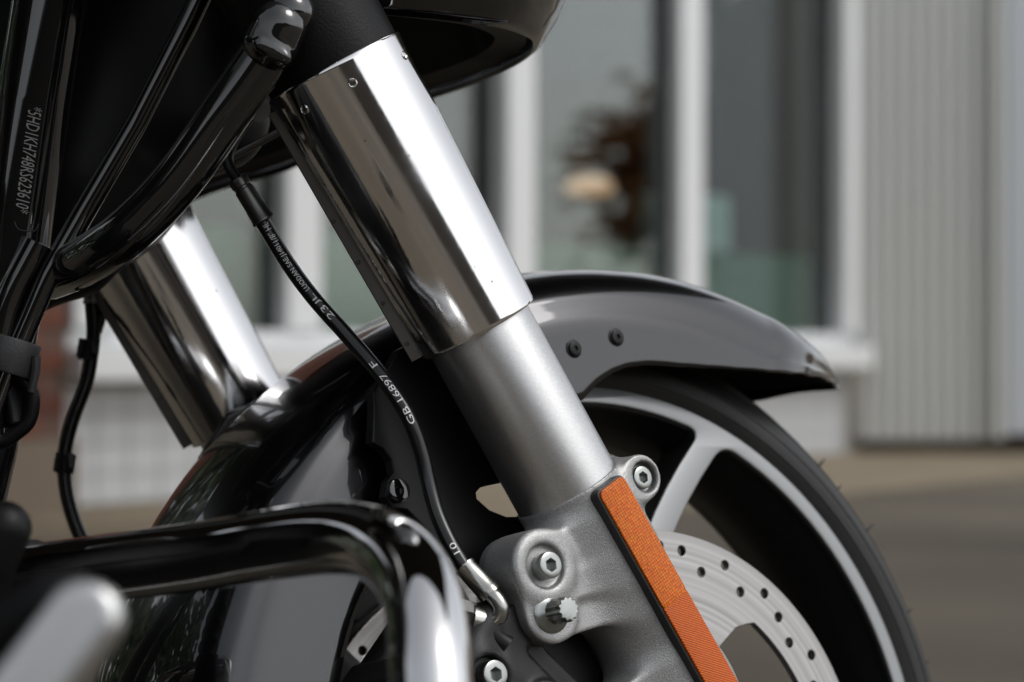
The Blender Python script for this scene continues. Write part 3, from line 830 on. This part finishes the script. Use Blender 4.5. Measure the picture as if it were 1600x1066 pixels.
for s in SIDE:
    y = s * SEP
    sl = part('fork_slider', lathe([(0.0285, 0.05), (0.0303, 0.18), (0.0303, 0.36), (0.027, 0.37)], (0, y, 0), (0, 0, 1), 96), 'polished_aluminium', bike, fork=True)
    if s > 0: sl['label'] = 'slider of the far fork leg'
    cs = part('slider_casting', casting(s), 'cast_grey', sl, fork=True, angle=80)
    part('socket_bolt', socket_bolt((-0.0535, s * 0.1565, 0.1685), (0, s, 0), 0.0072, 0.0085, 0.0036, 0.005), 'zinc', sl, fork=True)
    part('socket_bolt', socket_bolt((0.0320, s * 0.1575, 0.1758), (0, s, 0), 0.0064, 0.0045, 0.0032, 0.004), 'zinc', sl, fork=True)
    # flanged twelve-point bolt
    c = (-0.0640, s * 0.1572, 0.1460)
    part('bolt_flange', lathe([(0.0112, 0.0), (0.0112, 0.0014), (0.0108, 0.0018), (0.0092, 0.0024), (0.0070, 0.0036), (0.0062, 0.0042)], c, (0, s, 0), 40), 'zinc', sl, fork=True)
    pts = []
    for i in range(24):
        a = math.pi * i / 12; r = 0.0060 if i % 2 else 0.0049
        pts.append((c[0] + r * math.cos(a), c[2] + r * math.sin(a)))
    part('bolt_head', plate(pts, [], s * 0.1615, s * 0.1745, 0.0006), 'zinc', sl, fork=True, angle=16)
    # reflector strip
    def strip(x0, x1, z0, z1, rad):
        o = []
        for cx, cz, a0 in ((x1 - rad, z1 - rad, 0), (x0 + rad, z1 - rad, 90), (x0 + rad, z0 + rad, 180), (x1 - rad, z0 + rad, 270)):
            for k in range(5):
                a = math.radians(a0 + 22.5 * k); o.append((cx + rad * math.cos(a), cz + rad * math.sin(a)))
        return o
    tilt = math.radians(0.6)
    def tl(pts): return [(0.0012 + (x) * math.cos(tilt) - (z - 0.12) * math.sin(tilt), 0.12 + x * math.sin(tilt) + (z - 0.12) * math.cos(tilt)) for x, z in pts]
    hs_ = part('reflector_housing', plate(tl(strip(-0.0104, 0.0104, 0.018, 0.1872, 0.0035)), [], s * 0.1640, s * 0.1728, 0.0008), 'dark_grey_plastic', sl, fork=True, angle=16)
    part('reflector_lens', plate(tl(strip(-0.0092, 0.0097, 0.113, 0.1860, 0.0026)), [], s * 0.1715, s * 0.1742, 0.0007), 'amber_lens', sl, fork=True, angle=16, label='amber reflector with honeycomb facets')
    part('reflector_lens', plate(tl(strip(-0.0092, 0.0097, 0.020, 0.1128, 0.0005)), [], s * 0.1715, s * 0.1742, 0.0007), 'amber_ribbed', sl, fork=True, angle=16, label='amber reflector with fine ribs')
    # chrome cover, slightly conical, rolled edges
    k0, k1, r0, r1 = 0.2925, 0.4560, 0.0350, 0.0404
    prof = [(r0 - 0.0012, k0 + 0.001), (r0 - 0.0006, k0), (r0, k0 + 0.0006)] + [(r0 + (r1 - r0) * q, k0 + 0.0006 + (k1 - k0 - 0.0012) * q) for q in np.linspace(0.01, 0.99, 24)] + [(r1, k1 - 0.0006), (r1 - 0.0006, k1), (r1 - 0.0014, k1 - 0.001), (r0 - 0.0014, k0 + 0.004)]
    fc = part('fork_cover', lathe(prof, (0, y, 0), (0, 0, 1), 128, closed=True), 'chrome', bike, fork=True, angle=50, label='polished chrome cover of the %s fork leg' % ('near' if s < 0 else 'far'))
    # folded seam along the rear
    SEAM = (147, 142)
    Vs, Fs = [], []
    nk = 14
    for i in range(nk + 1):
        z = k0 + 0.002 + (k1 - k0 - 0.008) * i / nk; r = np.interp(z, [k0, k1], [r0, r1])
        ang = math.radians(SEAM[0])
        c = np.array([math.cos(ang) * (r - 0.0004), y + math.sin(ang) * (r - 0.0004), z]); dirv = np.array([math.cos(math.radians(SEAM[1])), math.sin(math.radians(SEAM[1])), 0]); nn = np.array([-dirv[1], dirv[0], 0])
        wdt = 0.0058 - 0.0022 * i / nk
        for q, h in ((0, 0.0006), (wdt, 0.0006), (wdt + 0.0006, 0), (wdt, -0.0006), (0, -0.0006)):
            Vs.append(c + dirv * q + nn * h)
    for i in range(nk):
        for j in range(5):
            k = (j + 1) % 5; Fs.append((i * 5 + j, i * 5 + k, (i + 1) * 5 + k, (i + 1) * 5 + j))
    Fs.append((4, 3, 2, 1, 0)); Fs.append(tuple(nk * 5 + j for j in range(5)))
    sf = part('cover_seam', (np.array(Vs), Fs), 'dark_metal', fc, fork=True, angle=30)
    for i in range(4):
        z = k0 + 0.012 + i * 0.026; r = np.interp(z, [k0, k1], [r0, r1]); ang = math.radians(SEAM[0])
        c = np.array([math.cos(ang) * r, y + math.sin(ang) * r, z]); dirv = np.array([math.cos(math.radians(SEAM[1])), math.sin(math.radians(SEAM[1])), 0]); nn = np.array([dirv[1], -dirv[0], 0])
        c = c + dirv * 0.0028
        part('seam_rivet', lathe([(0.0012, -0.001), (0.0012, 0.0007), (0.0009, 0.0010), (0.0005, 0.0004)], c, -nn if (nn @ np.array([0.6, 0.8, 0])) > 0 else nn, 12), 'dark_metal', fc, fork=True)
    # small screws round the top of the cover
    for deg in (240, 298, 196, 20, 120):
        ang = math.radians(deg); r = r1 - 0.0006
        e = np.array([math.cos(ang), math.sin(ang), 0])
        part('cover_screw', lathe([(0.0026, -0.001), (0.0026, 0.0004), (0.0021, 0.0009), (0.0018, 0.0003), (0.0005, 0.0002)], np.array([0, y, k1 - 0.0135]) + e * r, e, 20), 'chrome_small', fc, fork=True)
    # black boot above the cover
    part('fork_boot', lathe([(0.030, 0.440), (0.0380, 0.445), (0.0385, 0.470), (0.0392, 0.62), (0.030, 0.63)], (0, y, 0), (0, 0, 1), 64), 'black_plastic', bike, fork=True)
part('triple_clamp', nets(lambda X: sminf(sminf(sd_cyl(X, (0, -SEP, 0.655), (0, 0, 1), 0.046, 0.02), sd_cyl(X, (0, SEP, 0.655), (0, 0, 1), 0.046, 0.02), 0.01), sd_box(X, (-0.03, 0, 0.655), (0.04, 0.14, 0.018), 0.008), 0.02), (-0.1, -0.2, 0.62), (0.06, 0.2, 0.69), 0.004), 'satin_black', bike, fork=True, angle=80)

# ---- brake caliper (near side, behind the slider)
def caliper(X):
    Y = X
    Rt = _Ry(math.radians(-22))
    v = sd_box(Y, (-0.088, -0.128, 0.105), (0.026, 0.022, 0.062), 0.010, _Ry(math.radians(-18)))
    v = sminf(v, sd_box(Y, (-0.112, -0.132, 0.122), (0.022, 0.020, 0.027), 0.008, _Ry(math.radians(-30))), 0.008)
    v = sminf(v, sd_slab(Y, (-0.078, 0.148), (-0.098, 0.108), 0.012, -0.150, -0.120), 0.006)
    for zc in (0.115, 0.075):
        v = sminf(v, sd_cyl(Y, (-0.094, -0.148, zc - 0.012), (0, 1, 0), 0.0165, 0.008), 0.005)
    v = smaxf(v, -sd_cyl(Y, (-0.1125, -0.163, 0.1375), (0, 1, 0), 0.0105, 0.016), 0.002)
    v = smaxf(v, -sd_box(Y, (-0.068, -0.158, 0.104), (0.006, 0.012, 0.035), 0.003, _Ry(math.radians(-18))), 0.003)
    return v
for s in SIDE:
    def cal_fn(X):
        Y = [X[0], X[1] * -s, X[2]]
        v = caliper(Y)
        v = np.minimum(v, sd_box(Y, (-0.085, -0.062, 0.105), (0.036, 0.014, 0.066), 0.010, _Ry(math.radians(-18))))
        v = np.minimum(v, sd_box(Y, (-0.122, -0.09, 0.115), (0.012, 0.034, 0.05), 0.006, _Ry(math.radians(-18))))
        v = np.minimum(v, sd_box(Y, (-0.046, -0.110, 0.088), (0.030, 0.012, 0.052), 0.006, _Ry(math.radians(-18))))
        return v
    ylo, yhi = (-0.168, -0.040) if s < 0 else (0.040, 0.168)
    cal = part('brake_caliper', nets(cal_fn, (-0.160, ylo, 0.0), (-0.015, yhi, 0.192), 0.0016 if s < 0 else 0.0028), 'caliper_black', bike, fork=True, angle=80, label='black brake caliper of the %s disc' % ('near' if s < 0 else 'far'))
    part('socket_bolt', socket_bolt((-0.1115, s * 0.1475, 0.1372), (0, s, 0), 0.0076, 0.008, 0.0038, 0.005), 'zinc', cal, fork=True)
    if s < 0:
        part('bleed_cap', tube([PF(752, 984, 1.250), PF(770, 994, 1.246), PF(792, 1010, 1.246)], [0.0048, 0.0056, 0.0060], 16), 'satin_black', cal, fork=True)

# ---- brake hoses
def chain(pts, fork=False): return np.array([P(*q) for q in pts])
hose_px = [(404, 336, 1.302), (418, 360, 1.302), (450, 412, 1.301), (490, 466, 1.298), (540, 522, 1.292), (580, 568, 1.284), (614, 612, 1.276), (640, 656, 1.272), (658, 705, 1.271), (669, 752, 1.269), (682, 800, 1.264), (700, 842, 1.259), (719, 876, 1.255), (730, 893, 1.254)]
hp_ = catmull(chain(hose_px), 8)
HR = 0.0043
hose = part('brake_hose', tube(hp_, HR, 20), 'hose_rubber', bike)
fa, fb_ = P(371, 280, 1.302), P(413, 347, 1.302)
def along(a, b, prof, n=32): return lathe([(r, t * np.linalg.norm(b - a)) for r, t in prof], a, b - a, n)
ft = part('hose_fitting', along(fa, fb_, [(0.0040, 0.0), (0.0056, 0.01), (0.0058, 0.05), (0.0056, 0.17), (0.0050, 0.19), (0.0050, 0.23), (0.0056, 0.25), (0.0057, 0.55), (0.0062, 0.92), (0.0066, 0.95), (0.0066, 0.98), (0.0046, 1.0)]), 'dark_metal', hose)
part('hose_elbow', tube(catmull([P(393, 178, 1.315), P(374, 206, 1.312), P(362, 228, 1.308), P(356, 248, 1.305), P(360, 264, 1.303), P(373, 284, 1.302)], 8), 0.0031, 18), 'satin_black', hose)
fa, fb_ = P(724, 883, 1.2545), P(769, 931, 1.251)
part('hose_fitting', along(fa, fb_, [(0.0045, 0.0), (0.0062, 0.02), (0.0062, 0.08), (0.0058, 0.12), (0.0061, 0.5), (0.0063, 0.80), (0.0066, 0.83), (0.0064, 0.97), (0.0045, 1.0)]), 'fitting_steel', hose)
part('hose_elbow', tube(catmull([P(764, 926, 1.250), P(775, 936, 1.248), P(782, 950, 1.247), P(779, 964, 1.247), P(766, 974, 1.248)], 8), [0.0047] * 33, 18), 'fitting_steel', hose)
part('banjo_joint', lathe([(0.0035, -0.005), (0.0088, -0.005), (0.0092, 0), (0.0088, 0.005), (0.0035, 0.005)], P(744, 972, 1.249), B.T @ np.array([-0.75, -0.35, 0.25]), 28), 'fitting_steel', hose)
part('banjo_bolt', lathe([(0.0075, 0.0), (0.0075, 0.010), (0.0068, 0.012)], P(737, 962, 1.249), B.T @ np.array([-0.75, -0.35, 0.25]), 6), 'dark_metal', hose)
# lettering printed on the hose; it reads upwards from the caliper
rev = hp_[::-1]
RL = np.concatenate([[0], np.cumsum(np.linalg.norm(np.diff(rev, axis=0), axis=1))])
RPX = np.array([[800 + FPX * w[0] / w[1], 533 - FPX * (w[2] - H) / w[1]] for w in [(B @ q + AX) for q in rev]])
def s_at(py): return float(np.interp(-py, -RPX[:, 1], RL))
for txt, ya, yb, sh in [('10', 868, 852, 0), ('GB 16897', 664, 590, 0), ('F', 578, 570, 0), ('23', 501, 482, 0), ('JL', 478, 463, 0), ('LUODAN SAE J1401', 456, 384, 0.2), ('1/8" HL', 380, 350, 0)]:
    sa, sb = s_at(ya), s_at(yb)
    part('printed_text', text_on_tube(rev, HR, txt, sa, sb - sa, 0.0036, CAMB, turn=-0.15), 'print_white', hose, smooth=False)
# far side hose
hose2 = part('brake_hose', tube(catmull([P(143, 470, 1.50), P(146, 520, 1.50), P(142, 560, 1.50), P(134, 600, 1.50), P(112, 660, 1.50), P(101, 712, 1.50), P(104, 770, 1.50), P(122, 830, 1.50), P(150, 880, 1.50), P(190, 930, 1.50)], 8), 0.0046, 18), 'hose_rubber', bike, label='hose of the far brake')
part('hose_fitting', along(P(141, 424, 1.50), P(145, 474, 1.50), [(0.0046, 0), (0.0055, 0.02), (0.0057, 0.9), (0.0062, 0.93), (0.0062, 1.0)]), 'dark_metal', hose2)
part('hose_branch', tube(catmull([P(150, 520, 1.502), P(162, 480, 1.503), P(178, 430, 1.505), P(190, 400, 1.506)], 6), 0.0038, 14), 'hose_rubber', hose2)
for x, y in ((136, 546), (100, 724)):
    part('hose_clip', along(P(x + 4, y - 15, 1.50), P(x - 1, y + 14, 1.50), [(0.0046, 0), (0.0068, 0.0), (0.0068, 1.0), (0.0046, 1.0)], 20), 'satin_black', hose2)
    part('clip_tab', box(P(x + 1, y, 1.50), (0.004, 0.022, 0.009)), 'satin_black', hose2, smooth=False)
part('printed_mark', text_on_tube(catmull([P(142, 560, 1.50), P(146, 520, 1.50), P(143, 480, 1.50)], 6), 0.0046, 'C', 0.007, 0.004, 0.0036, CAMB), 'print_white', hose2, smooth=False)

# ---- engine guard, its peg
gp = catmull([P(*q) for q in [(-260, 940, 1.30), (20, 905, 1.17), (300, 871, 1.10), (430, 850, 1.06), (520, 840, 1.03), (580, 848, 1.005), (625, 875, 0.98), (654, 920, 0.958), (668, 985, 0.938), (673, 1066, 0.922), (678, 1200, 0.91), (682, 1380, 0.92), (650, 1480, 0.96), (560, 1560, 1.05), (200, 1620, 1.30)]], 10)
guard = part('engine_guard', tube(gp, 0.0163, 40), 'dark_chrome', bike)
part('guard_sleeve', along(P(-60, 915, 1.215), P(52, 900, 1.158), [(0.0163, 0), (0.0185, 0.02), (0.0185, 0.9), (0.0180, 1.0), (0.0163, 1.0)]), 'black_plastic', guard)
part('rubber_buffer', tube(fillet([P(-60, 1010, 1.06), P(-18, 880, 1.05), P(6, 826, 1.05)], 0.02, 6), [0.0125] * 9, 24, ends_round=True), 'black_plastic', guard)
peg = part('highway_peg', tube(fillet([P(-150, 1120, 0.73), P(30, 990, 0.72), P(92, 948, 0.715)], 0.02, 6), 0.0125, 24, ends_round=True), 'black_plastic', bike)
pa, pb = P(132, 968, 0.69), P(10, 1130, 0.685)
pl_ = (pb - pa) / np.linalg.norm(pb - pa)
pn_ = B.T @ np.array([0.45, -0.45, 0.77]); pn_ -= pl_ * (pn_ @ pl_); pn_ /= np.linalg.norm(pn_)
pw_ = np.cross(pn_, pl_)
PR = np.stack([pl_, pw_, pn_], 1)
pc_ = (pa + pb) / 2
part('polished_inlay', nets(lambda X: smaxf(sd_caps(X, pa, pb, 0.0118), sd_box(X, pc_, (0.2, 0.02, 0.0055), 0.003, PR), 0.003), np.minimum(pa, pb) - 0.02, np.maximum(pa, pb) + 0.02, 0.0016), 'polished_aluminium', peg, angle=80)

# ---- frame tubes, neck, fairing
ft_ = catmull([P(452, 20, 1.232), P(415, 85, 1.234), P(350, 180, 1.238), P(290, 266, 1.245), P(240, 324, 1.252), P(185, 374, 1.262), P(125, 412, 1.290), P(80, 432, 1.345)], 6)
sup = part('fairing_support', tube(ft_, 0.0133, 36, ends_round=True), 'gloss_black', bike)
part('weld_knuckle', nets(lambda X: sminf(sd_caps(X, P(424, 70, 1.228), P(436, 42, 1.228), 0.0142), sminf(sd_caps(X, P(398, 66, 1.222), P(414, 40, 1.222), 0.005), sd_caps(X, P(445, 90, 1.218), P(406, 70, 1.215), 0.0035), 0.003), 0.004), P(424, 60, 1.225) - 0.035, P(424, 60, 1.225) + 0.035, 0.0012), 'gloss_black', sup, angle=80)
vin_path = fillet([P(95, -120, 1.325), P(52, 160, 1.322), P(18, 420, 1.320), P(-30, 700, 1.325), P(-120, 1100, 1.36)], 0.1, 10)
down = part('frame_downtube', tube(vin_path, 0.0205, 40), 'gloss_black', bike)
vl = np.concatenate([[0], np.cumsum(np.linalg.norm(np.diff(vin_path, axis=0), axis=1))])
vpx = np.array([533 - FPX * (w[2] - H) / w[1] for w in [(B @ q + AX) for q in vin_path]])
sv = lambda py: float(np.interp(py, vpx, vl))
part('serial_number', text_on_tube(vin_path, 0.0205, '*5HD1KH748RS623610*', sv(172), sv(336) - sv(172), 0.0078, CAMB, turn=0.08, shear=0.25), 'print_grey', down, smooth=False)
part('serial_plate_edge', tube(fillet([P(60, 350, 1.30), P(56, 362, 1.30), P(28, 360, 1.30), P(22, 346, 1.30)], 0.006, 6), 0.00035, 6), 'dark_grey_plastic', down)
cable = part('control_tube', tube(fillet([P(350, -80, 1.30), P(292, 40, 1.30), P(215, 190, 1.30), P(130, 335, 1.298), P(75, 432, 1.296), P(20, 560, 1.294), P(-40, 720, 1.29)], 0.15, 8), 0.0062, 24), 'gloss_black', bike)
c2 = part('control_tube', tube(fillet([P(60, 380, 1.30), P(12, 470, 1.298), P(-8, 560, 1.297), P(-20, 700, 1.29)], 0.1, 8), 0.0085, 24), 'gloss_black', bike)
# cable clip with hook
cc0, cc1 = P(22, 530, 1.290), P(6, 582, 1.288)
clip = part('cable_clip', along(cc0, cc1, [(0.0110, 0), (0.0152, 0.0), (0.0156, 0.06), (0.0156, 0.94), (0.0150, 1.0), (0.0110, 1.0)], 40), 'dark_grey_plastic', bike)
part('clip_tongue', tube([P(57, 556, 1.283), P(56, 580, 1.283), P(49, 612, 1.284)], [0.0026, 0.0026, 0.0022], 10), 'dark_grey_plastic', clip)
part('clip_hook', tube(catmull([P(30, 585, 1.290), P(50, 615, 1.290), P(46, 655, 1.290), P(26, 676, 1.290), P(2, 690, 1.290), P(-16, 670, 1.290)], 6), [0.0042] * 31, 14), 'black_plastic', clip)
part('clip_web', box(P(22, 625, 1.296), (0.012, 0.012, 0.03)), 'black_plastic', clip, bevel=0.002)
part('clamp_ring', lathe([(0.0042, -0.002), (0.0060, -0.002), (0.0060, 0.002), (0.0042, 0.002)], P(404, 173, 1.262), CAMB - P(404, 173, 1.262) + np.array([0.2, 0.3, 0.1]), 28), 'dark_metal', bike)
part('fork_stop', tube(fillet([P(338, 262, 1.33), P(362, 246, 1.33), P(440, 204, 1.33)], 0.01, 5), 0.0022, 10), 'dark_metal', bike)

# neck and inner panel, behind the tubes
def neck(X):
    v = sd_caps(X, P(250, -80, 1.42), P(165, 275, 1.42), 0.05)
    v = sminf(v, sd_caps(X, P(330, -60, 1.40), P(330, 180, 1.40), 0.035), 0.03)
    v = sminf(v, sd_caps(X, P(60, -80, 1.44), P(50, 330, 1.42), 0.05), 0.04)
    v = sminf(v, sd_caps(X, P(48, 452, 1.40), P(125, 418, 1.40), 0.0155), 0.012)
    v = sminf(v, sd_caps(X, P(125, 418, 1.40), P(190, 360, 1.40), 0.014), 0.012)
    return v
nlo = np.min([P(-150, -250, 1.35), P(450, 480, 1.5), P(-150, 480, 1.35), P(450, -250, 1.5), P(-150, 480, 1.5), P(450, -250, 1.35)], axis=0) - 0.03
nhi = np.max([P(-150, -250, 1.35), P(450, 480, 1.5), P(-150, 480, 1.35), P(450, -250, 1.5), P(-150, 480, 1.5), P(450, -250, 1.35)], axis=0) + 0.03
part('steering_neck', nets(neck, nlo, nhi, 0.004), 'satin_black', bike, angle=80)

# fairing: an open-bottomed shell; the rim runs from the near side round the nose to the far side
near = [(300, -30, 1.30), (470, -6, 1.30), (600, 4, 1.30), (700, 13, 1.31), (780, 24, 1.33), (822, 36, 1.36), (846, 52, 1.40)]
far = [(838, 74, 1.45), (800, 98, 1.48), (740, 124, 1.52), (665, 152, 1.56), (560, 205, 1.60), (450, 258, 1.62), (340, 290, 1.64), (240, 330, 1.66), (60, 400, 1.68)]
rimp = catmull([P(*q) for q in near + far], 6)
cen = P(420, 120, 1.47)
V, Fc = [], []
nr = len(rimp)
steps = [(0.0, 0.0, -0.004), (0.0, 0.0, 0.0), (0.010, 0.0, 0.012), (0.020, 0, 0.03), (0.034, 0.0, 0.065), (0.052, 0, 0.12), (0.062, 0, 0.20), (0.05, 0, 0.30), (0.0, 0, 0.40)]
for a, (o_, _, up) in enumerate(steps):
    for i, p in enumerate(rimp):
        d = p - cen; d[2] = 0; d /= np.linalg.norm(d)
        V.append(p + d * (o_ if a else -0.006) + np.array([0.05 * up, 0, up]))
for a in range(len(steps) - 1):
    for i in range(nr - 1):
        Fc.append((a * nr + i, a * nr + i + 1, (a + 1) * nr + i + 1, (a + 1) * nr + i))
fair = part('fairing', (np.array(V), Fc), 'gloss_black', bike, angle=60)
sf_ = fair.modifiers.new('thickness', 'SOLIDIFY'); sf_.thickness = 0.003; sf_.offset = 0
# inner liner
V, Fc = [], []
steps2 = [(0.010, 0.0), (0.030, 0.004), (0.034, 0.03), (0.040, 0.09), (0.10, 0.14), (0.24, 0.15)]
for o_, up in steps2:
    for p in rimp:
        d = p - cen; d[2] = 0; L_ = np.linalg.norm(d); d /= L_
        V.append(p - d * min(o_, L_ * 0.9) + np.array([0, 0, up]))
for a in range(len(steps2) - 1):
    for i in range(nr - 1):
        Fc.append((a * nr + i, (a + 1) * nr + i, (a + 1) * nr + i + 1, a * nr + i + 1))
part('fairing_liner', (np.array(V), Fc), 'black_plastic', fair, angle=60)

# ---- rest of the machine, just outside the picture
part('engine', nets(lambda X: np.minimum(sd_box(X, (-0.72, 0, 0.02), (0.24, 0.17, 0.16), 0.05), np.minimum(
    np.maximum(sd_cyl(X, (-0.62, 0, 0.27), (0.38, 0, 0.92), 0.085, 0.13), 0.012 * np.sign(np.sin((X[0] * 0.38 + X[2] * 0.92) * 420)) * 0 - 1),
    sd_cyl(X, (-0.84, 0, 0.27), (-0.38, 0, 0.92), 0.085, 0.13))), (-1.05, -0.22, -0.2), (-0.42, 0.22, 0.46), 0.012), 'satin_black', bike, angle=70)
fins = []
for sgn, cx in ((0.38, -0.62), (-0.38, -0.84)):
    for i in range(9):
        h_ = -0.10 + i * 0.024
        fins.append(lathe([(0.104, h_ - 0.003), (0.106, h_), (0.104, h_ + 0.003)], (cx, 0, 0.27), (sgn, 0, 0.92), 32))
part('cooling_fins', join(*fins), 'caliper_black', bike)
part('fuel_tank', nets(lambda X: np.sqrt(((X[0] + 0.78) / 0.36) ** 2 + (X[1] / 0.17) ** 2 + ((X[2] - 0.58) / 0.15) ** 2) - 1, (-1.18, -0.2, 0.4), (-0.4, 0.2, 0.76), 0.02), 'gloss_black', bike, angle=80)
part('rear_wheel', lathe([(0.19, -0.07), (0.25, -0.088), (0.30, -0.075), (0.316, 0), (0.30, 0.075), (0.25, 0.088), (0.19, 0.07)], (-1.625, 0, 0.0), (0, 1, 0), 64, closed=True), 'tyre_rubber', bike)
part('frame_cradle', tube(fillet([P(-120, 1100, 1.36), np.array([-0.45, -0.1, -0.1]), np.array([-0.55, -0.12, -0.17]), np.array([-1.2, -0.12, -0.15]), np.array([-1.62, -0.12, 0.0])], 0.08, 8), 0.017, 16), 'gloss_black', bike)
part('seat', nets(lambda X: sd_box(X, (-1.25, 0, 0.47), (0.3, 0.15, 0.06), 0.05), (-1.6, -0.2, 0.38), (-0.9, 0.2, 0.56), 0.02), 'black_plastic', bike, angle=80)
